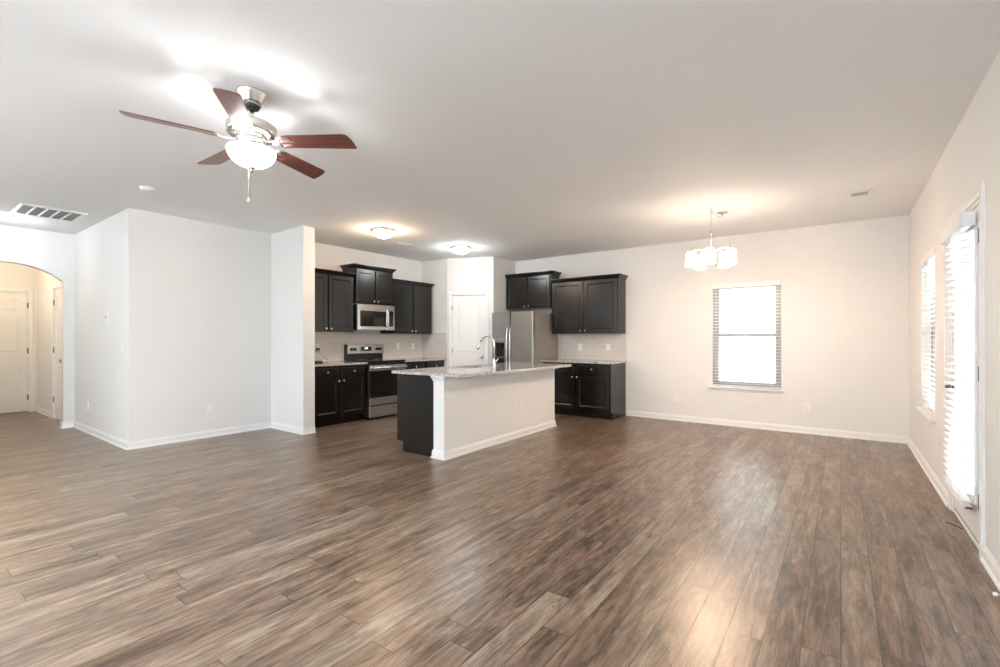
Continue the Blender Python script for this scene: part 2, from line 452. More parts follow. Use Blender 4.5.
baseboard('baseboard_arch', (XAR, yc+hw), (XAR, YA), (1, 0), 'short white baseboard right of the arch', mitre=(1, -1))
baseboard('baseboard_jamb', (XAR-.125, yc+hw), (XAR, yc+hw), (0, -1), 'white baseboard inside the arch jamb', mitre=(0, 1))
baseboard('baseboard_entry', (XE, YA), (D2['x0']-.075, YA), (0, -1), 'cream lit baseboard inside the hall beside the closet door')

# ------------------------------------------------------------------ casings, doors
def casing(F, u0, u1, z1, parent, w=.065, t=.017, left=True, right=True):
    prof = [(0, 0), (0, t*.6), (.012, t*.6), (.02, t), (w-.012, t), (w, t*.55), (w, 0)]   # (away from opening, depth)
    st = []
    st.append(lambda p: F(u0-p[0], p[1], 0)); st.append(lambda p: F(u0-p[0], p[1], z1+p[0]))
    st.append(lambda p: F(u1+p[0], p[1], z1+p[0])); st.append(lambda p: F(u1+p[0], p[1], 0))
    return MB().sweep(prof, st).build('casing', 'trim', parent)
def hinges(F, u, zs_, parent, d=.004, mat='bronze'):
    for z in zs_:
        m = MB(); m.lathe([(.0065, 0), (.0065, .09)], F(u, d+.004, z-.045), (0, 0, 1), 10)
        fbox(m, F, u-.013, u+.013, d-.003, d+.002, z-.045, z+.045)
        m.build('hinge', mat, parent)
def slab_door(name, label, F, u0, u1, z1, panels, cols, hinge_u, hz, knob_u, face=-.012, casing_w=.065, mat='door'):
    root = sempty(name, label, 'door', F((u0+u1)/2, 0, 0))
    w = u1-u0; g = .004; zb = .008
    m = MB(); a, c = u0+g, u1-g
    fbox(m, F, a, c, face-.034, face-.010, zb, z1-g)
    # stiles and rails stand proud of the sunk panel fields
    st = .105; mid = .09
    fields = []
    cw = (c-a-2*st-(cols-1)*mid)/cols
    for i in range(cols):
        x0 = a+st+i*(cw+mid)
        for (p0, p1) in panels: fields.append((x0, x0+cw, p0, p1))
    us = [(a, a+st)]+[(a+st+i*(cw+mid)+cw, a+st+(i+1)*(cw+mid)) for i in range(cols-1)]+[(c-st, c)]
    for s0, s1 in us: fbox(m, F, s0, s1, face-.010, face, zb, z1-g)
    zz = [zb]+[z for p in panels for z in p]+[z1-g]
    for i in range(cols):
        x0 = a+st+i*(cw+mid)
        for k in range(0, len(zz), 2): fbox(m, F, x0, x0+cw, face-.010, face, zz[k], zz[k+1])
    for f in fields: m.panel(F, f[0]+.006, f[1]-.006, f[2]+.006, f[3]-.006, face-.012, face-.008, .006, .022, -.0065)
    m.build('door_slab', mat, root)
    j = MB()
    fbox(j, F, u0-.002, u0+.001, -.05, .004, 0, z1); fbox(j, F, u1-.001, u1+.002, -.05, .004, 0, z1); fbox(j, F, u0, u1, -.05, .004, z1-.001, z1+.002)
    j.build('jamb', 'trim', root)
    casing(F, u0, u1, z1, root, casing_w)
    hinges(F, hinge_u, hz, root, d=.004, mat='nickel' if name == 'door_3' else 'bronze')
    if knob_u is not None:
        k = MB(); flathe(k, F, knob_u, face, .93, [(.0, 0), (.032, 0), (.032, .006), (.013, .010), (.011, .035), (.022, .042), (.029, .055), (.026, .068), (.012, .075), (0, .076)], 20)
        k.build('door_knob', 'bronze' if name != 'door_3' else 'nickel', root)
    return root
EF = frame((XE, 0, 0), (0, 1, 0), (1, 0, 0))
HF = frame((0, YA, 0), (1, 0, 0), (0, -1, 0))
six = [(.22, .86), (1.02, 1.60), (1.72, 1.93)]
slab_door('door_1', 'cream six panel front door at the end of the hall', EF, D1['y0'], D1['y1'], D1['z1'], six, 2, D1['y1'], (.25, 1.05, 1.83), .82)
slab_door('door_2', 'white panelled closet door seen edge on just inside the arch', HF, D2['x0'], D2['x1'], D2['z1'], six, 2, D2['x0'], (.30, 1.08, 1.83), -9.34)
slab_door('door_3', 'white two panel pantry door in the kitchen corner', PF, rs0, rs1, rz, [(.22, .80), (1.0, 1.92)], 1, rs0, (.25, 1.05, 1.83), .672)
th = MB(); fbox(th, EF, D1['y0'], D1['y1'], -.04, .03, 0, .012, .003); th.build('threshold', 'bronze', bpy.data.objects['door_1'])

# glazed patio door in the right wall
d4 = sempty('door_4', 'white full glass exterior door in the right wall behind the long blind', 'door', (XR, 4.25, 0))
dy0, dy1, dz1 = D4['y0'], D4['y1'], D4['z1']
j = MB(); fbox(j, RF, dy0, dy0+.03, -.15, .004, 0, dz1); fbox(j, RF, dy1-.03, dy1, -.15, .004, 0, dz1); fbox(j, RF, dy0, dy1, -.15, .004, dz1-.03, dz1)
j.build('jamb', 'trim', d4)
casing(RF, dy0, dy1, dz1, d4, .072)
s0, s1, sz0, sz1 = dy0+.033, dy1-.033, .045, dz1-.034
g0, g1, gz0, gz1 = s0+.115, s1-.115, .29, 1.93
m = MB()
for u0_, u1_, z0_, z1_ in ((s0, g0, sz0, sz1), (g1, s1, sz0, sz1), (g0, g1, sz0, gz0), (g0, g1, gz1, sz1)): fbox(m, RF, u0_, u1_, -.044, -.001, z0_, z1_)
slab = m.build('door_slab', 'door', d4)
m = MB()
for u0_, u1_, z0_, z1_ in ((g0-.03, g0+.012, gz0-.03, gz1+.03), (g1-.012, g1+.03, gz0-.03, gz1+.03), (g0+.012, g1-.012, gz0-.03, gz0+.012), (g0+.012, g1-.012, gz1-.012, gz1+.03)):
    fbox(m, RF, u0_, u1_, -.001, .009, z0_, z1_, .003)
m.build('lite_frame', 'door', d4)
m = MB(); fbox(m, RF, g0-.005, g1+.005, -.026, -.020, gz0-.005, gz1+.005); m.build('pane', 'glass', d4)
m = MB(); fbox(m, RF, dy0+.03, dy1-.03, -.15, .002, 0, .030, .004); m.build('threshold', 'trim', d4)
m = MB(); fbox(m, RF, s0, s1, -.040, -.006, .030, .046); m.build('door_sweep', 'rubber', d4)
hinges(RF, s0-.002, (.30, 1.05, 1.86), d4, d=.002)
m = MB(); flathe(m, RF, s1-.06, 0, .915, [(0, 0), (.032, 0), (.032, .006), (.012, .01), (.010, .045), (0, .046)], 18)
m.tube([RF(s1-.06, .042, .915), RF(s1-.075, .052, .915), RF(s1-.11, .055, .914), RF(s1-.165, .052, .910)], [.010, .010, .009, .007], 10)
m.build('door_lever', 'bronze', d4)
m = MB(); flathe(m, RF, s1-.06, 0, 1.03, [(0, 0), (.030, 0), (.030, .008), (.012, .012), (.012, .018), (0, .018)], 18)
m.build('deadbolt', 'nickel', d4)

# ------------------------------------------------------------------ windows and blinds
def make_window(name, label, F, u0, u1, z0, z1, sill_label=None):
    root = sempty(name, label, 'window', F((u0+u1)/2, 0, z0))
    fr = .035
    m = MB()
    for a, c, e, f in ((u0, u0+fr, z0, z1), (u1-fr, u1, z0, z1), (u0+fr, u1-fr, z0, z0+fr), (u0+fr, u1-fr, z1-fr, z1)): fbox(m, F, a, c, -.150, -.075, e, f)
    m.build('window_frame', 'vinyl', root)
    zm = (z0+z1)/2-.005
    for nm, d0, d1, e, f in (('upper_sash', -.140, -.115, zm-.02, z1-fr), ('lower_sash', -.112, -.085, z0+fr, zm+.022)):
        m = MB(); w = .042
        a, c = u0+fr, u1-fr
        for p, q, r, s in ((a, a+w, e, f), (c-w, c, e, f), (a+w, c-w, e, e+w), (a+w, c-w, f-w, f)): fbox(m, F, p, q, d0, d1, r, s)
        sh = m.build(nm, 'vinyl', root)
        m = MB(); fbox(m, F, a+w-.005, c-w+.005, (d0+d1)/2-.003, (d0+d1)/2+.003, e+w-.005, f-w+.005); m.build('pane', 'glass', sh)
    m = MB(); fbox(m, F, u0-.045, u1+.045, 0, .038, z0-.024, z0+.001, .005); fbox(m, F, u0+.001, u1-.001, -.075, .002, z0-.015, z0+.001)
    m.build('window_stool', 'trim', root)
    m = MB(); fbox(m, F, u0-.03, u1+.03, 0, .012, z0-.052, z0-.024, .003); m.build('apron', 'trim', root)
    return root
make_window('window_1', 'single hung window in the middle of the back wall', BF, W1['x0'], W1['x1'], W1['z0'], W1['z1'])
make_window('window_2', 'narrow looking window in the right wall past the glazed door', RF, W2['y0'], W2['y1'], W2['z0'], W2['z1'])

def make_blind(name, label, F, u0, u1, z0, z1, dc, depth, val_d, val_h, ret, tilt=4, brackets=False):
    """dc: centre distance of the slats from the wall face"""
    root = thing(name, label, 'blind', F((u0+u1)/2, dc, z0), 'white slatted blinds')
    pitch = .0452
    m = MB(); z = z0+.045; t = math.tan(math.radians(tilt))
    while z < z1-.055:
        a, c = dc-depth/2, dc+depth/2
        dz = t*depth/2
        pts = [F(u0+.004, a, z-dz), F(u0+.004, dc, z+.002), F(u0+.004, c, z+dz), F(u0+.004, c, z+dz+.003), F(u0+.004, dc, z+.005), F(u0+.004, a, z-dz+.003)]
        m.prism(pts, F.U*(u1-u0-.008)); z += pitch
    m.build('slats', 'blind', root)
    m = MB(); fbox(m, F, u0+.003, u1-.003, dc-.024, dc+.024, z1-.045, z1-.003); m.build('headrail', 'blind', root)
    m = MB(); fbox(m, F, u0-ret, u1+ret, val_d-.008, val_d, z1-val_h, z1, .002)
    if ret:
        fbox(m, F, u0-ret, u0-ret+.008, .012, val_d-.008, z1-val_h, z1); fbox(m, F, u1+ret-.008, u1+ret, .012, val_d-.008, z1-val_h, z1)
    m.build('valance', 'blind', root)
    m = MB(); fbox(m, F, u0+.003, u1-.003, dc-depth/2, dc+depth/2, z0+.004, z0+.022, .004); m.build('bottom_rail', 'blind', root)
    for f in (.13, .5, .87):
        u = u0+(u1-u0)*f
        m = MB()
        for d in (dc-depth/2-.001, dc+depth/2+.001): m.tube([F(u, d, z0+.02), F(u, d, z1-.04)], .0012, 6)
        m.build('ladder_cord', 'blind', root)
    if brackets:
        for u in (u0+.0015, u1-.0015):
            m = MB(); fbox(m, F, u-.0045, u+.0005, dc-depth/2+.004, dc+depth/2-.014, z0+.006, z0+.020, .001)
            m.build('hold_down_bracket', 'bronze', root)
    return root
make_blind('window_blind', 'white slatted blind on the window in the back wall', BF, W1['x0']+.006, W1['x1']-.006, W1['z0']+.003, W1['z1']-.003, -.032, .05, .012, .072, 0, 4)
make_blind('window_blind', 'white slatted blind on the narrow looking window at the right', RF, W2['y0']+.006, W2['y1']-.006, W2['z0']+.003, W2['z1']-.003, -.032, .05, .006, .072, 0, 4)
make_blind('door_blind', 'long white slatted blind hanging on the glazed door at the right edge', RF, g0-.045, g1+.045, .225, 2.02, .044, .05, .080, .085, .006, 3, True)

# ------------------------------------------------------------------ cabinets
KNOB = [(0, 0), (.006, 0), (.006, .012), (.013, .017), (.015, .023), (.012, .029), (0, .031)]
def knob(F, u, d, z, parent):
    m = MB(); flathe(m, F, u, d, z, KNOB, 14); return m.build('knob', 'chrome', parent)
def crown(F, u0, u1, D, zc, h, out, left, right):
    prof = [(0, zc-h), (.006, zc-h), (.010, zc-h+.010), (.018, zc-h+.018), (out-.010, zc-.016), (out, zc-.012), (out, zc), (-.012, zc)]
    st = []
    if left: st.append(lambda p: F(u0-p[0], .002, p[1]))
    st.append((lambda p: F(u0-p[0], D+p[0], p[1])) if left else (lambda p: F(u0, D+p[0], p[1])))
    st.append((lambda p: F(u1+p[0], D+p[0], p[1])) if right else (lambda p: F(u1, D+p[0], p[1])))
    if right: st.append(lambda p: F(u1+p[0], .002, p[1]))
    return MB().sweep(prof, st)
def upper_cabinet(label, F, u0, u1, D, z0, z1, left, right, filler=0.0, out=.05, h=.062, splits=None, group='wall mounted dark cabinets', mgn=.018):
    root = thing('upper_cabinet', label, 'cabinet', F((u0+u1)/2, 0, z0), group)
    m = MB(); fbox(m, F, u0, u1, .002, D, z0, z1-.012)
    m.build('cabinet_body', 'carcass', root)
    m = MB(); fbox(m, F, u0+.012, u1-.012, .010, D-.022, z0-.005, z0); part_label(m.build('underside', 'maple', root), 'bare light wood underside')
    crown(F, u0, u1, D, z1, h, out, left, right).build('crown_moulding', 'cab', root)
    mid = (u0+filler+u1)/2
    for k, (a, c) in enumerate(((u0+filler+mgn, mid-.014), (mid+.014, u1-mgn))):
        m = MB(); m.panel(F, a, c, z0+.012, z1-h-.006, D+.001, D+.020, .058, .012, .008)
        dr = m.build('cabinet_door', 'cab', root)
        knob(F, (c-.028) if k == 0 else (a+.028), D+.020, z0+.045, dr)
    return root
def base_cabinet(label, F, u0, u1, D, filler=0.0, toe=.075, endpanel=False):
    root = thing('base_cabinet', label, 'cabinet', F((u0+u1)/2, 0, 0), 'dark base cabinets')
    zt = ZC-.031
    m = MB(); fbox(m, F, u0, u1, .002, D, .105, zt); fbox(m, F, u0, u1, .002, D-toe, 0, .105)
    m.build('cabinet_body', 'carcass', root)
    mid = (u0+filler+u1)/2
    for k, (a, c) in enumerate(((u0+filler+.02, mid-.014), (mid+.014, u1-.02))):
        m = MB(); m.panel(F, a, c, zt-.165, zt-.022, D+.001, D+.020, .010, .008, -.004)
        dw = m.build('drawer_front', 'cab', root); knob(F, (a+c)/2, D+.022, zt-.093, dw)
        m = MB(); m.panel(F, a, c, .125, zt-.185, D+.001, D+.020, .058, .013, .009)
        dr = m.build('cabinet_door', 'cab', root); knob(F, (c-.028) if k == 0 else (a+.028), D+.020, zt-.225, dr)
    return root
# left wall uppers
upper_cabinet('dark two door wall cabinet left of the microwave, partly behind the wing wall', LF, 3.62, 4.553, .305, 1.362, 2.287, False, False, out=.045)
upper_cabinet('short raised dark wall cabinet right above the microwave', LF, 4.557, 5.318, .335, 1.818, 2.44, True, True, mgn=.012)
upper_cabinet('dark two door wall cabinet right of the microwave, ending by the pantry wall', LF, 5.322, 6.285, .305, 1.348, 2.287, False, True, out=.045)
# back wall uppers
upper_cabinet('short dark wall cabinet mounted above the refrigerator', BF, -5.035, -4.078, .31, 1.80, 2.445, False, True, out=.045)
upper_cabinet('dark two door wall cabinet on back wall right of the refrigerator', BF, -4.056, -2.845, .31, 1.345, 2.287, False, True, out=.045)
# base cabinets
base_cabinet('dark base cabinet left of the range beside the wing wall', LF, 3.56, 4.562, .59, filler=.09)
base_cabinet('dark base cabinet right of the range mostly hidden behind the island', LF, 5.338, 6.325, .59)
base_cabinet('dark base cabinet on back wall right of the refrigerator', BF, -4.05, -2.845, .61)
# counters
def counter(label, F, u0, u1, D, cut=False):
    m = MB(); fbox(m, F, u0, u1, .011, D, ZC-.030, ZC, .004)
    return tag(m.build('countertop', 'granite'), label, 'countertop', 'granite counters')
counter('granite countertop between the wing wall and the range', LF, 3.556, 4.570, .635)
counter('granite countertop between the range and the pantry wall', LF, 5.330, 6.320, .635)
counter('granite countertop on the back wall cabinet beside the refrigerator', BF, -4.075, -2.818, .655)
# backsplash tile
m = MB(); fbox(m, LF, 3.554, 6.332, 0, .009, ZC-.05, 1.366); struct('trim_1', m, 'tileY', 'pale subway tile backsplash behind the range', 'backsplash')
m = MB().box((XL+.010, 6.324, ZC-.05), (-5.862, 6.3325, 1.366)); struct('trim_2', m, 'tileX', 'pale tile side splash on the pantry wall', 'backsplash')
m = MB(); fbox(m, BF, -4.075, -2.835, 0, .009, ZC-.05, 1.34); struct('trim_3', m, 'tileX', 'pale tile backsplash on the back wall right of the refrigerator', 'backsplash')

# ------------------------------------------------------------------ microwave
mw = thing('microwave', 'stainless steel microwave mounted over the range', 'microwave', LF(4.945, .2, 1.39))
y0, y1, z0, z1 = 4.565, 5.31, 1.395, 1.808
m = MB(); fbox(m, LF, y0, y1, .012, .365, z0, z1, .004); m.build('microwave_body', 'blackenamel', mw)
ys = y0+.575
m = MB(); fbox(m, LF, y0, y1, .366, .372, z1-.07, z1-.002); 
a, c, e, f = y0, ys, z0+.006, z1-.072
for p, q, r, s in ((a, a+.045, e, f), (c-.005, c, e, f), (a+.045, c-.005, e, e+.055), (a+.045, c-.005, f-.03, f)): fbox(m, LF, p, q, .366, .395, r, s, .003)
fbox(m, LF, a, y1, .372, .395, f+.001, z1-.002, .003)
dr = m.build('microwave_door', 'steel_light', mw)
m = MB(); fbox(m, LF, a+.040, c-.003, .368, .389, e+.050, f-.025); m.build('door_window', 'blackglass', dr)
pts = [LF(c-.012, .396, e+.045), LF(c-.012, .425, e+.06), LF(c-.012, .440, e+.13), LF(c-.012, .443, (e+f)/2), LF(c-.012, .440, f-.07), LF(c-.012, .425, f), LF(c-.012, .396, f+.015)]
m = MB().tube(pts, .011, 12); m.build('handle', 'steel_light', dr)
m = MB(); fbox(m, LF, ys+.002, y1, .366, .393, e, f, .003); cp = m.build('control_panel', 'steel_light', mw)
m = MB(); fbox(m, LF, ys+.055, y1-.028, .388, .395, e+.06, f-.015, .001); m.build('keypad', 'blackglass', cp)
m = MB(); fbox(m, LF, y0+.05, y1-.25, .05, .33, z0-.010, z0); m.build('vent_filter', 'steel', mw)

# ------------------------------------------------------------------ range
rg = thing('range', 'stainless and black electric range between the left wall base cabinets', 'range', LF(4.95, .3, 0))
y0, y1 = 4.578, 5.322
m = MB(); fbox(m, LF, y0, y1, .012, .630, .03, .895, .003); fbox(m, LF, y0+.03, y1-.03, .05, .58, 0, .03); m.build('range_body', 'blackenamel', rg)
m = MB(); fbox(m, LF, y0-.003, y1+.003, .075, .665, .896, .912, .004); ct = m.build('cooktop', 'blackglass', rg)
for du, dd, r in ((.19, .22, .08), (.55, .22, .1), (.19, .5, .11), (.55, .5, .08)):
    m = MB(); c_ = LF(y0+du, dd, .9121)
    m.lathe([(r, 0), (r, .0006), (r-.004, .0006), (r-.004, 0)], c_, (0, 0, 1), 28, False); m.build('burner_ring', 'filter', ct)
m = MB(); fbox(m, LF, y0, y1, .012, .075, .90, 1.165, .004); bg = m.build('backguard', 'blackenamel', rg)
m = MB(); fbox(m, LF, y0+.018, y1+.002, .0755, .100, 1.01, 1.165, .004); pn = m.build('control_panel', 'steel_light', bg)
for du in (.085, .145, .60, .665):
    m = MB(); flathe(m, LF, y0+du, .100, 1.085, [(0, 0), (.026, 0), (.026, .006), (.020, .010), (.019, .028), (0, .030)], 18); m.build('knob', 'blackenamel', bg)
m = MB(); fbox(m, LF, y0+.265, y1-.265, .1, .1025, 1.055, 1.125); dsp = m.build('display', 'blackglass', bg)
m = MB()
for k in range(3): fbox(m, LF, y0+.345+k*.022, y0+.358+k*.022, .1026, .1030, 1.09, 1.106)
m.build('clock_digits', 'led', dsp)
# oven door
m = MB(); fbox(m, LF, y0+.002, y1-.002, .631, .662, .225, .84, .003); od = m.build('oven_door', 'blackenamel', rg)
m = MB(); fbox(m, LF, y0+.004, y1-.004, .6625, .667, .335, .755, .001); m.build('door_glass', 'blackglass', od)
for e, f in ((.757, .84), (.225, .333)):
    m = MB(); fbox(m, LF, y0+.002, y1-.002, .6625, .669, e, f, .002); m.build('door_band', 'steel_light', od)
m = MB(); m.tube([LF(y0+.03, .715, .80), LF(y1-.03, .715, .80)], .018, 14)
for u in (y0+.055, y1-.055): m.tube([LF(u, .668, .80), LF(u, .715, .80)], .011, 10)
m.build('handle', 'steel_light', od)
m = MB(); fbox(m, LF, y0+.002, y1-.002, .631, .664, .035, .205, .003); m.build('storage_drawer', 'steel_light', rg)

# ------------------------------------------------------------------ refrigerator
fg = thing('refrigerator', 'stainless side by side refrigerator with ice dispenser beside the pantry', 'refrigerator', (-4.53, 6.95, 0))
x0, x1, xs, yf, zt = -4.930, -4.092, -4.550, 6.49, 1.715
m = MB().box((x0+.01, yf+.085, .05), (x1, YB-.06, zt-.012), .004); m.box((x0+.03, yf+.14, 0), (x1-.02, YB-.08, .05)); m.build('fridge_body', 'fridgeside', fg)
dz0 = .09
m = MB(); rx0, rx1, rz0, rz1 = -4.875, -4.665, .80, 1.265
for a, c, e, f in ((x0, rx0, dz0, zt), (rx1, xs-.004, dz0, zt), (rx0, rx1, dz0, rz0), (rx0, rx1, rz1, zt)): m.box((a, yf, e), (c, yf+.078, f))
m.box((rx0, yf+.06, rz0), (rx1, yf+.078, rz1))
fd = m.build('freezer_door', 'steel', fg)
m = MB().box((xs+.004, yf, dz0), (x1, yf+.078, zt), .016); rd = m.build('fridge_door', 'steel', fg)
for xx, p in ((xs-.033, fd), (xs+.033, rd)):
    m = MB(); pts = [(xx, yf, .62), (xx, yf-.04, .66), (xx, yf-.055, .80), (xx, yf-.058, 1.1), (xx, yf-.055, 1.33), (xx, yf-.04, 1.42), (xx, yf, 1.45)]
    m.tube(pts, .0125, 12); m.build('handle', 'steel_light', p)
dp = MB().box((rx0, yf-.004, rz1-.075), (rx1, yf+.05, rz1-.001), .002); dp = dp.build('dispenser_panel', 'steel_light', fd)
m = MB().box((rx0+.002, yf+.040, rz0+.002), (rx1-.002, yf+.059, rz1-.078)); m.box((rx0+.002, yf+.002, rz0+.002), (rx1-.002, yf+.04, rz0+.132))
m.box((-4.79, yf+.01, 1.10), (-4.74, yf+.04, 1.185)); m.build('dispenser_recess', 'blackenamel', fd)
m = MB().box((rx0, yf-.006, rz0+.135), (rx1, yf+.03, rz0+.143)); m.build('drip_tray', 'steel_light', fd)
m = MB().box((x0+.01, yf+.03, .02), (x1-.01, yf+.08, .085)); m.build('toe_grille', 'blackenamel', fg)

# ------------------------------------------------------------------ kitchen island
IX0, IX1, IY0, IY1 = -4.045, -3.318, 3.55, 5.85
PX = -3.470
isl = thing('kitchen_island', 'kitchen island with white panel front and dark end panel', 'island', ((IX0+IX1)/2, (IY0+IY1)/2, 0))
zt = ZC-.031
m = MB().box((IX0+.02, IY0+.02, .105), (PX-.001, IY1-.02, zt)); m.box((IX0+.095, IY0+.02, 0), (PX-.001, IY1-.02, .105)); m.build('cabinet_body', 'carcass', isl)
def end_panel(y, t):
    pts = [(IX0, y, zt), (IX0, y, .113), (IX0+.095, y, .113), (IX0+.095, y, 0), (PX-.002, y, 0), (PX-.002, y, zt)]
    return MB().prism(pts, (0, t, 0))
part_label(end_panel(IY0, .019).build('end_panel', 'cab', isl), 'dark end panel facing the hall')
end_panel(IY1-.019, .019).build('end_panel', 'cab', isl)
IF = frame((IX0, 0, 0), (0, 1, 0), (-1, 0, 0))
for k in range(4):
    a = IY0+.04+k*.56; c = a+.54
    m = MB(); m.panel(IF, a, c, .125, zt-.02, -.019, .001, .058, .012, .008); dd = m.build('cabinet_door', 'cab', isl); knob(IF, c-.03, .001, zt-.08, dd)
part_label(MB().box((PX, IY0-.006, 0), (IX1, IY1, zt)).build('pony_wall', 'wall', isl), 'white painted half wall')
# trim: corner board, moulding under the counter, baseboard
prof = [(0, zt-.058), (.005, zt-.058), (.008, zt-.045), (.020, zt-.020), (.024, zt-.012), (.024, zt-.001), (0, zt-.001)]
st = [lambda p: Vector((PX-p[0], IY0+.010, p[1])), lambda p: Vector((PX-p[0], IY0-.006-p[0], p[1])), lambda p: Vector((IX1+p[0], IY0-.006-p[0], p[1])), lambda p: Vector((IX1+p[0], IY1+p[0], p[1])), lambda p: Vector((PX, IY1+p[0], p[1]))]
st[0] = lambda p: Vector((PX-p[0], IY0-.0005, p[1]))
MB().sweep(prof, st).build('crown_moulding', 'trim', isl)
prof = [(0, 0), (.024, 0), (.024, .012), (.016, .020), (.014, .022), (.014, .066), (.009, .076), (.006, .088), (0, .088)]
st = [lambda p: Vector((PX-p[0], IY0-.0005, p[1])), lambda p: Vector((PX-p[0], IY0-.006-p[0], p[1])), lambda p: Vector((IX1+p[0], IY0-.006-p[0], p[1])), lambda p: Vector((IX1+p[0], IY1+p[0], p[1])), lambda p: Vector((PX, IY1+p[0], p[1]))]
MB().sweep(prof, st).build('baseboard', 'trim', isl)
# counter with sink cut-out
CX0, CX1, CY0, CY1 = -4.118, -3.055, 3.515, 5.885
SX0, SX1, SY0, SY1 = -3.99, -3.63, 4.33, 4.98
def rounded(x0, x1, y0, y1, r, n=6):
    pts = []
    for cx_, cy_, a in ((x1-r, y1-r, 0), (x0+r, y1-r, PI/2), (x0+r, y0+r, PI), (x1-r, y0+r, 3*PI/2)):
        for i in range(n+1): pts.append((cx_+r*math.cos(a+i*PI/2/n), cy_+r*math.sin(a+i*PI/2/n)))
    return pts
bm = bmesh.new()
o_ = rounded(CX0, CX1, CY0, CY1, .03); i_ = rounded(SX0, SX1, SY0, SY1, .03)
def ringv(pts, z): return [bm.verts.new((x, y, z)) for x, y in pts]
ot, ob, it, ib = ringv(o_, ZC), ringv(o_, ZC-.030), ringv(i_, ZC), ringv(i_, ZC-.030)
n = len(o_)
for k in range(n):
    l = (k+1) % n
    bm.faces.new([ot[k], ot[l], it[l], it[k]]); bm.faces.new([ob[l], ob[k], ib[k], ib[l]])
    bm.faces.new([ob[k], ob[l], ot[l], ot[k]]); bm.faces.new([it[k], it[l], ib[l], ib[k]])
mb = MB(); mb.bm = bm
tag(mb.build('island_countertop', 'granite'), 'long granite countertop on the kitchen island with sink and faucet', 'countertop')
# undermount sink
mb = MB(); bm = mb.bm
A = [bm.verts.new((x, y, ZC-.0325)) for x, y in rounded(SX0-.004, SX1+.004, SY0-.004, SY1+.004, .034)]
B = [bm.verts.new((x, y, ZC-.20)) for x, y in rounded(SX0+.01, SX1-.01, SY0+.01, SY1-.01, .03)]
A2 = [bm.verts.new((x, y, ZC-.0325)) for x, y in rounded(SX0-.012, SX1+.012, SY0-.012, SY1+.012, .034)]
B2 = [bm.verts.new((x, y, ZC-.206)) for x, y in rounded(SX0+.002, SX1-.002, SY0+.002, SY1-.002, .03)]
for k in range(n):
    l = (k+1) % n
    bm.faces.new([A[k], B[k], B[l], A[l]]); bm.faces.new([A2[k], A2[l], B2[l], B2[k]]); bm.faces.new([A[k], A[l], A2[l], A2[k]])
bm.faces.new(B); bm.faces.new(list(reversed(B2)))
sink = thing('sink', 'stainless undermount sink set into the island counter', 'sink', ((SX0+SX1)/2, (SY0+SY1)/2, ZC-.206))
mb.build('sink_bowl', 'steel', sink)
MB().lathe([(0, 0), (.04, 0), (.045, .003), (.02, .004), (0, .001)], ((SX0+SX1)/2, (SY0+SY1)/2, ZC-.1995), (0, 0, 1), 20, False).build('drain', 'chrome', sink)
# faucet
fx, fy = -3.555, 4.72
fc = thing('faucet', 'chrome gooseneck faucet with pull down head on the island', 'faucet', (fx, fy, ZC))
MB().lathe([(0, 0), (.030, 0), (.030, .006), (.024, .012), (.021, .05), (.019, .085), (.016, .10), (0, .10)], (fx, fy, ZC), (0, 0, 1), 20).build('faucet_base', 'chrome', fc)
pts = [(fx, fy, ZC+.098), (fx, fy, ZC+.29)]
for i in range(1, 13):
    a = i*PI*.88/12; pts.append((fx-.105+.105*math.cos(a), fy-.01*i/12, ZC+.29+.105*math.sin(a)))
MB().tube(pts, .0115, 14).build('spout', 'chrome', fc)
pe = Vector(pts[-1]); dv = (Vector(pts[-1])-Vector(pts[-2])).normalized()
MB().lathe([(.0125, 0), (.0135, .01), (.0135, .022), (.016, .045), (.020, .085), (.021, .112), (.017, .120), (0, .120)], pe, dv, 18).build('spray_head', 'chrome', fc)
MB().lathe([(.0145, -.004), (.0145, .006)], pe, dv, 18).build('hose_ring', 'rubber', fc)
MB().tube([(fx+.018, fy-.002, ZC+.065), (fx+.045, fy-.01, ZC+.075), (fx+.075, fy-.015, ZC+.11)], [.008, .008, .006], 10).build('lever', 'chrome', fc)

# ------------------------------------------------------------------ outlets and switches
def outlet(label, F, u, z, d=0.0, name='outlet'):
    root = thing(name, label, 'outlet', F(u, d, z), 'white wall outlets')
    m = MB(); fbox(m, F, u-.035, u+.035, d+.0005, d+.006, z-.057, z+.057, .002); m.build('face_plate', 'plastic', root)
    for s in (-1, 1):
        m = MB(); fbox(m, F, u-.016, u+.016, d+.006, d+.008, z+s*.02-.014, z+s*.02+.014, .001); r = m.build('receptacle', 'plastic', root)
        m = MB()
        for k in (-.006, .006): fbox(m, F, u+k-.001, u+k+.001, d+.0081, d+.0084, z+s*.02-.003, z+s*.02+.007)
        fbox(m, F, u-.002, u+.002, d+.0081, d+.0084, z+s*.02-.010, z+s*.02-.006); m.build('slots', 'slot', r)
    return root
def switch(label, F, u, z, d=0.0):
    root = thing('light_switch', label, 'switch', F(u, d, z), 'white light switches')
    m = MB(); fbox(m, F, u-.035, u+.035, d+.0005, d+.006, z-.057, z+.057, .002); m.build('face_plate', 'plastic', root)
    m = MB(); fbox(m, F, u-.016, u+.016, d+.006, d+.009, z-.033, z+.033, .002); m.build('rocker', 'plastic', root)
    return root
outlet('white outlet low on the wide left wall', LF, 2.594, .358)
outlet('white outlet low on the wall beside the arch', HF, -8.133, .356)
outlet('white outlet low on back wall left of the window', BF, -2.045, .345)
outlet('white outlet low on back wall right of the window', BF, -.361, .353)
outlet('white outlet low on the right wall beyond the glazed door', RF, 5.30, .391)
ISF = frame((IX1, 0, 0), (0, 1, 0), (1, 0, 0))
outlet('white outlet on the white face of the island', ISF, 4.98, .40)
o_plug = outlet('white outlet on the tile next to the wing wall with a plug in it', LF, 4.10, 1.118, .009)
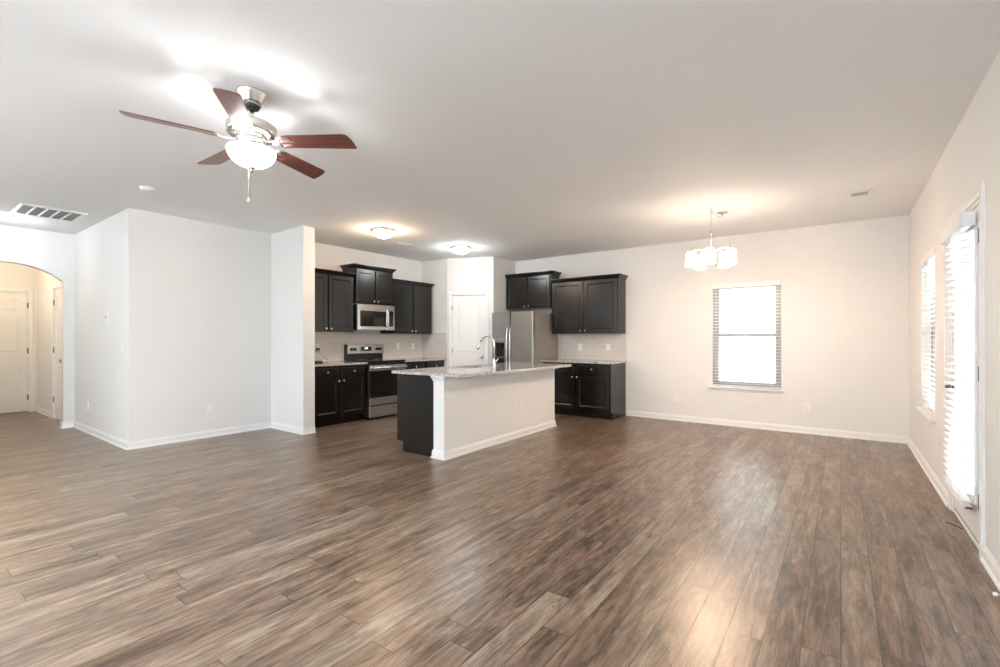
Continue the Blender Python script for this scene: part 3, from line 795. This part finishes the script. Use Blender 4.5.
outlet('white outlet on the tile just right of the range', LF, 5.72, 1.128, .009)
switch('white switch on the tile near the pantry wall', LF, 6.09, 1.122, .009)
switch('white switch on back wall tile nearer the refrigerator', BF, -3.663, 1.114, .009)
outlet('white outlet on back wall tile farther from the refrigerator', BF, -3.145, 1.116, .009)
switch('white switch on the wall under the thermostat', HF, -6.732, 1.149)
ts = thing('thermostat', 'small white thermostat on the wall beside the arch', 'thermostat', HF(-7.22, 0, 1.43))
m = MB(); fbox(m, HF, -7.27, -7.17, .0005, .008, 1.425, 1.565, .003); m.build('back_plate', 'plastic', ts)
m = MB(); fbox(m, HF, -7.262, -7.185, .008, .030, 1.455, 1.555, .005); m.build('thermostat_body', 'plastic', ts)
m = MB(); fbox(m, HF, -7.25, -7.20, .030, .0306, 1.50, 1.54); m.build('display', 'filter', ts)
# black box on the counter with its cable
pb = thing('power_adapter', 'small flat black box on the counter by the wing wall with a thin cable', 'adapter', (-6.30, 3.98, ZC))
m = MB().box((-6.40, 3.86, ZC+.0005), (-6.26, 4.05, ZC+.028), .006); m.build('box_body', 'rubber', pb)
m = MB().box((XL+.0185, 4.075, 1.082), (XL+.055, 4.125, 1.114), .005); m.build('plug', 'rubber', pb)
m = MB().tube([(XL+.05, 4.10, 1.085), (XL+.055, 4.12, 1.03), (XL+.06, 4.20, .97), (XL+.08, 4.24, .92), (XL+.12, 4.20, .902), (-6.33, 4.10, .901), (-6.33, 4.05, .908)], .0025, 8); m.build('cable', 'rubber', pb)

# ------------------------------------------------------------------ ceiling fixtures
# fan
FX, FY, FZ = -2.870, 1.377, 2.434
fan = thing('ceiling_fan', 'five blade ceiling fan with cherry wood blades and lit glass bowl', 'ceiling fan', (FX, FY, H))
MB().lathe([(0, 0), (.086, 0), (.088, -.006), (.084, -.014), (.075, -.03), (.060, -.058), (.048, -.078), (0, -.078)], (FX, FY, H-.0005), (0, 0, 1), 32).build('canopy', 'nickel', fan)
MB().lathe([(.043, -.078), (.045, -.085), (.038, -.097), (.014, -.106), (0, -.106)], (FX, FY, H), (0, 0, 1), 24).build('collar', 'rubber', fan)
MB().lathe([(.013, -.10), (.013, -.17)], (FX, FY, H), (0, 0, 1), 16).build('downrod', 'nickel', fan)
MB().lathe([(.02, .125), (.045, .122), (.06, .112), (.122, .100), (.137, .088), (.137, .042), (.126, .032), (.08, .024), (0, .024)], (FX, FY, FZ+.015), (0, 0, 1), 40).build('motor_housing', 'nickel', fan)
MB().lathe([(.085, .038), (.085, .010), (.060, -.004), (.060, -.022), (.112, -.030), (.122, -.038), (.114, -.044), (0, -.046)], (FX, FY, FZ), (0, 0, 1), 32).build('light_fitter', 'nickel', fan)
bowl = []
for i in range(13):
    a = i/12*PI/2; bowl.append((.134*math.cos(a)**.9 if i < 12 else 0, -.041-.100*math.sin(a)))
bowl[-1] = (.0, bowl[-1][1])
part_label(MB().lathe(bowl, (FX, FY, FZ), (0, 0, 1), 36, False).build('light_bowl', 'bowl_cool', fan), 'glowing white glass bowl')
MB().lathe([(0, 0), (.022, -.002), (.02, -.008), (.008, -.016), (.010, -.024), (.006, -.032), (0, -.034)], (FX, FY, FZ-.140), (0, 0, 1), 18).build('finial', 'nickel', fan)
m = MB().tube([(FX-.012, FY-.012, FZ-.14), (FX-.013, FY-.013, FZ-.325)], .0016, 6); pc = m.build('pull_chain', 'nickel', fan)
part_label(MB().lathe([(0, 0), (.004, -.002), (.007, -.016), (.007, -.030), (.003, -.038), (0, -.04)], (FX-.013, FY-.013, FZ-.325), (0, 0, 1), 12).build('chain_pull', 'maple', pc), 'light wooden pull')
def make_blade(ang):
    ca, sa = math.cos(ang), math.sin(ang); pitch = math.radians(-13)
    def T(r, w, h): # radial, widthwise, height
        r *= .975
        y = w*math.cos(pitch)-h*math.sin(pitch); z = w*math.sin(pitch)+h*math.cos(pitch)
        return Vector((FX+r*ca-y*sa, FY+r*sa+y*ca, FZ+.012+z))
    outline = [(.195, -.042), (.21, -.052), (.24, -.056), (.575, -.066), (.596, -.062), (.608, -.050), (.622, -.015), (.630, .025), (.633, .060), (.628, .066), (.615, .067), (.24, .056), (.21, .052), (.195, .042)]
    mb = MB(); bm = mb.bm; uvl = bm.loops.layers.uv.new('UVMap')
    top = [bm.verts.new(T(r, w, .003)) for r, w in outline]; bot = [bm.verts.new(T(r, w, -.003)) for r, w in outline]
    fs = [bm.faces.new(top), bm.faces.new(list(reversed(bot)))]
    for f in fs:
        for l in f.loops:
            src = outline[top.index(l.vert)] if l.vert in top else outline[bot.index(l.vert)]
            l[uvl].uv = src
    for i in range(len(outline)):
        k = (i+1) % len(outline); f = bm.faces.new([top[i], bot[i], bot[k], top[k]])
        for l in f.loops: l[uvl].uv = outline[i]
    bl = mb.build('blade', 'blade', fan)
    m = MB(); tf = lambda c: T(c.x, c.y, c.z)
    m.box((.085, -.016, -.010), (.175, .016, -.004), .002, tf)
    m.box((.165, -.045, -.010), (.185, .045, -.0035), .002, tf)
    for w in (-.038, 0, .038): m.box((.18, w-.010, -.009), (.245 if w else .265, w+.010, -.0035), .002, tf)
    m.build('blade_iron', 'nickel', bl)
for k in range(5): make_blade(math.radians(-108+72*k))
def point(name, loc, watts, col, r=.04):
    l = bpy.data.lights.new(name, 'POINT'); l.energy = watts; l.color = col; l.shadow_soft_size = r
    o = bpy.data.objects.new(name, l); C.objects.link(o); o.location = loc; return o
for a in (0, 2.1, 4.2): point('fan_bulb', (FX+.09*math.cos(a), FY+.09*math.sin(a), FZ-.075), 9, (.98, .99, 1), .025)

# flush ceiling lights
def flush_light(label, x, y, r, mat, watts, col):
    root = thing('ceiling_light', label, 'ceiling light', (x, y, H), 'ceiling lights')
    MB().lathe([(0, 0), (r, 0), (r+.004, -.008), (r, -.022), (r-.014, -.028), (r-.03, -.026), (0, -.02)], (x, y, H-.0005), (0, 0, 1), 32).build('ring', 'nickel', root)
    prof = [((r-.028)*math.cos(i/10*PI/2), -.026-.085*math.sin(i/10*PI/2)) for i in range(11)]; prof[-1] = (0, prof[-1][1])
    MB().lathe(prof, (x, y, H), (0, 0, 1), 32, False).build('glass_bowl', mat, root)
    point('ceiling_bulb', (x, y, H-.21), watts, col, .09)
flush_light('round ceiling light with warm glow over the kitchen near the range', -5.03, 4.165, .165, 'bowl_warm', 5, (1, .72, .48))
flush_light('round ceiling light with white glow in front of the pantry door', -4.97, 5.70, .165, 'bowl_white', 4, (.96, 1, .99))
dl = thing('recessed_light', 'small bright round light in the ceiling before the hall arch', 'ceiling light', (-8.2, 1.06, H))
MB().lathe([(.055, 0), (.085, 0), (.085, -.006), (.055, -.004)], (-8.2, 1.06, H-.0005), (0, 0, 1), 28, False).build('trim_ring', 'trim', dl)
MB().lathe([(0, 0), (.055, 0), (.05, -.003), (0, -.004)], (-8.2, 1.06, H-.0008), (0, 0, 1), 28, False).build('lens', 'can_light', dl)
point('recessed_bulb', (-8.2, 1.06, H-.08), 3, (.95, .99, 1), .05)
point('hall_bulb', (-10.2, .95, 2.45), 9, (1, .77, .52), .08)

# chandelier
HX, HY = -1.187, 5.666
ch = thing('chandelier', 'small nickel chandelier with five lit white shades near the back wall', 'chandelier', (HX, HY, H))
CXc, CYc = -1.115, 5.93
MB().lathe([(0, 0), (.062, 0), (.063, -.006), (.055, -.016), (.02, -.026), (.008, -.034), (0, -.035)], (CXc, CYc, H-.0005), (0, 0, 1), 24).build('canopy', 'nickel', ch)
MB().lathe([(0, 0), (.02, 0), (.018, -.005), (.006, -.010), (.005, -.03), (0, -.031)], (HX, HY, H-.0005), (0, 0, 1), 14).build('ceiling_hook', 'nickel', ch)
pts = [Vector((CXc, CYc, H-.03)).lerp(Vector((HX, HY, H-.03)), t)+Vector((0, 0, -.045*4*t*(1-t)*(1.3-t))) for t in [i/12 for i in range(13)]]
MB().tube(pts, .006, 8).build('swag_chain', 'nickel', ch)
ZH = 2.262
MB().tube([(HX, HY, H-.025), (HX, HY, 2.50), (HX, HY, ZH)], .0055, 10).lathe([(.006, 0), (.011, .006), (.011, .05), (.006, .056)], (HX, HY, 2.43), (0, 0, 1), 12).build('stem', 'nickel', ch)
MB().lathe([(0, -.05), (.012, -.046), (.016, -.034), (.034, -.022), (.036, -.004), (.016, .012), (.010, .03), (0, .032)], (HX, HY, ZH), (0, 0, 1), 20).build('hub', 'nickel', ch)
yaw = .6328
for k in range(5):
    th_ = math.radians(97-72*k)+yaw; dx, dy = math.cos(th_), math.sin(th_); R0 = .212
    def Q(r, z): return (HX+dx*r, HY+dy*r, ZH+z)
    ar = MB().tube([Q(.03, -.010), Q(.08, .004), Q(.15, .010), Q(.20, .006), Q(R0, 0)], .0065, 10).build('arm', 'nickel', ch)
    MB().lathe([(0, .055), (.004, .053), (.004, .02), (.009, .012), (.020, .002), (.024, -.018), (0, -.018)], Q(R0, 0), (0, 0, 1), 16).build('socket_cup', 'nickel', ar)
    s_ = MB().lathe([(.02, -.016), (.046, -.020), (.051, -.028), (.062, -.178)], Q(R0, 0), (0, 0, 1), 24, False).build('shade', 'shade', ar)
    l = bpy.data.lights.new('shade_bulb', 'POINT'); l.energy = 4.5; l.color = (1, .68, .45); l.shadow_soft_size = .03
    lo = bpy.data.objects.new('shade_bulb', l); C.objects.link(lo); lo.location = Q(R0, -.19)

# smoke detector, grilles, vents
sd = thing('smoke_detector', 'round white smoke detector on the ceiling near the left wall', 'smoke detector', (-5.50, 1.638, H))
MB().lathe([(0, 0), (.072, 0), (.072, -.010), (0, -.010)], (-5.50, 1.638, H-.0005), (0, 0, 1), 28).build('mounting_plate', 'plastic', sd)
MB().lathe([(.062, -.010), (.060, -.028), (.045, -.036), (.02, -.038), (0, -.038)], (-5.50, 1.638, H), (0, 0, 1), 28).build('detector_cover', 'plastic', sd)
gx0, gx1, gy0, gy1 = -7.83, -7.20, .985, 1.555
gr = thing('return_air_grille', 'large white return air grille in the ceiling by the arch', 'vent', (-7.5, 1.27, H))
m = MB(); zf = H-.0005; t = .012
bw = .05; m.box((gx0, gy0, zf-t), (gx0+bw, gy1, zf), .003); m.box((gx1-bw, gy0, zf-t), (gx1, gy1, zf), .003)
m.box((gx0+bw, gy0, zf-t), (gx1-bw, gy0+.035, zf), .003); m.box((gx0+bw, gy1-.035, zf-t), (gx1-bw, gy1, zf), .003)
iw = (gy1-gy0-.07); 
for k in range(1, 5):
    yy = gy0+.035+iw*k/5; m.box((gx0+bw, yy-.010, zf-t), (gx1-bw, yy+.010, zf), .002)
m.build('grille_frame', 'trim', gr)
for k in range(5):
    a = gy0+.035+iw*k/5+.010-(.010 if k == 0 else 0); c = gy0+.035+iw*(k+1)/5-.010+(.010 if k == 4 else 0)
    m = MB(); m.box((gx0+bw, a, zf-.003), (gx1-bw, c, zf))
    for q in range(10):
        x = gx0+bw+.02+q*(gx1-gx0-2*bw-.04)/9; m.box((x-.008, a, zf-.009), (x+.004, c, zf-.007))
    m.build('louver', 'filter', gr)
def ceiling_vent(label, x, y, sx, sy, along_x):
    root = thing('ceiling_vent', label, 'vent', (x, y, H), 'small ceiling vents')
    m = MB(); f = .045; z = H-.0005
    m.box((x-sx/2, y-sy/2, z-.007), (x-sx/2+f, y+sy/2, z), .002); m.box((x+sx/2-f, y-sy/2, z-.007), (x+sx/2, y+sy/2, z), .002)
    m.box((x-sx/2+f, y-sy/2, z-.007), (x+sx/2-f, y-sy/2+f, z), .002); m.box((x-sx/2+f, y+sy/2-f, z-.007), (x+sx/2-f, y+sy/2, z), .002)
    m.build('vent_frame', 'trim', root)
    m = MB(); m.box((x-sx/2+f, y-sy/2+f, z-.002), (x+sx/2-f, y+sy/2-f, z)); m.build('duct', 'filter', root)
    m = MB(); k = 5
    for i in range(k):
        if along_x:
            yy = y-sy/2+f+(i+.5)*(sy-2*f)/k; m.box((x-sx/2+f, yy-.004, z-.006), (x+sx/2-f, yy+.001, z-.004))
        else:
            xx = x-sx/2+f+(i+.5)*(sx-2*f)/k; m.box((xx-.008, y-sy/2+f, z-.007), (xx+.002, y+sy/2-f, z-.005))
    m.build('louver', 'trim', root)
ceiling_vent('white ceiling vent over the dining end near the right wall', .155, 5.99, .23, .22, True)
ceiling_vent('white ceiling vent in the kitchen beyond the warm ceiling light', -5.52, 4.93, .15, .30, False)

# door stop on the right baseboard and a dark strand on the floor
ds = thing('door_stop', 'small spring door stop with white tip at the right edge', 'door stop', (.60, 3.13, .05))
m = MB()
for i in range(9): m.lathe([(.004, 0), (.0055, .003), (.004, .006)], (.645-.006*i, 3.13, .058), (-1, 0, 0), 10)
m.build('spring', 'nickel', ds)
MB().lathe([(0, 0), (.009, 0), (.009, .014), (0, .016)], (.591, 3.13, .058), (-1, 0, 0), 12).build('tip', 'plastic', ds)
tag(MB().tube([(.645, 4.27, .003), (.625, 4.31, .003), (.60, 4.35, .003), (.575, 4.35, .003)], .003, 6).build('wire', 'rubber'), 'short dark wire lying on floor in front of the glazed door', 'wire')
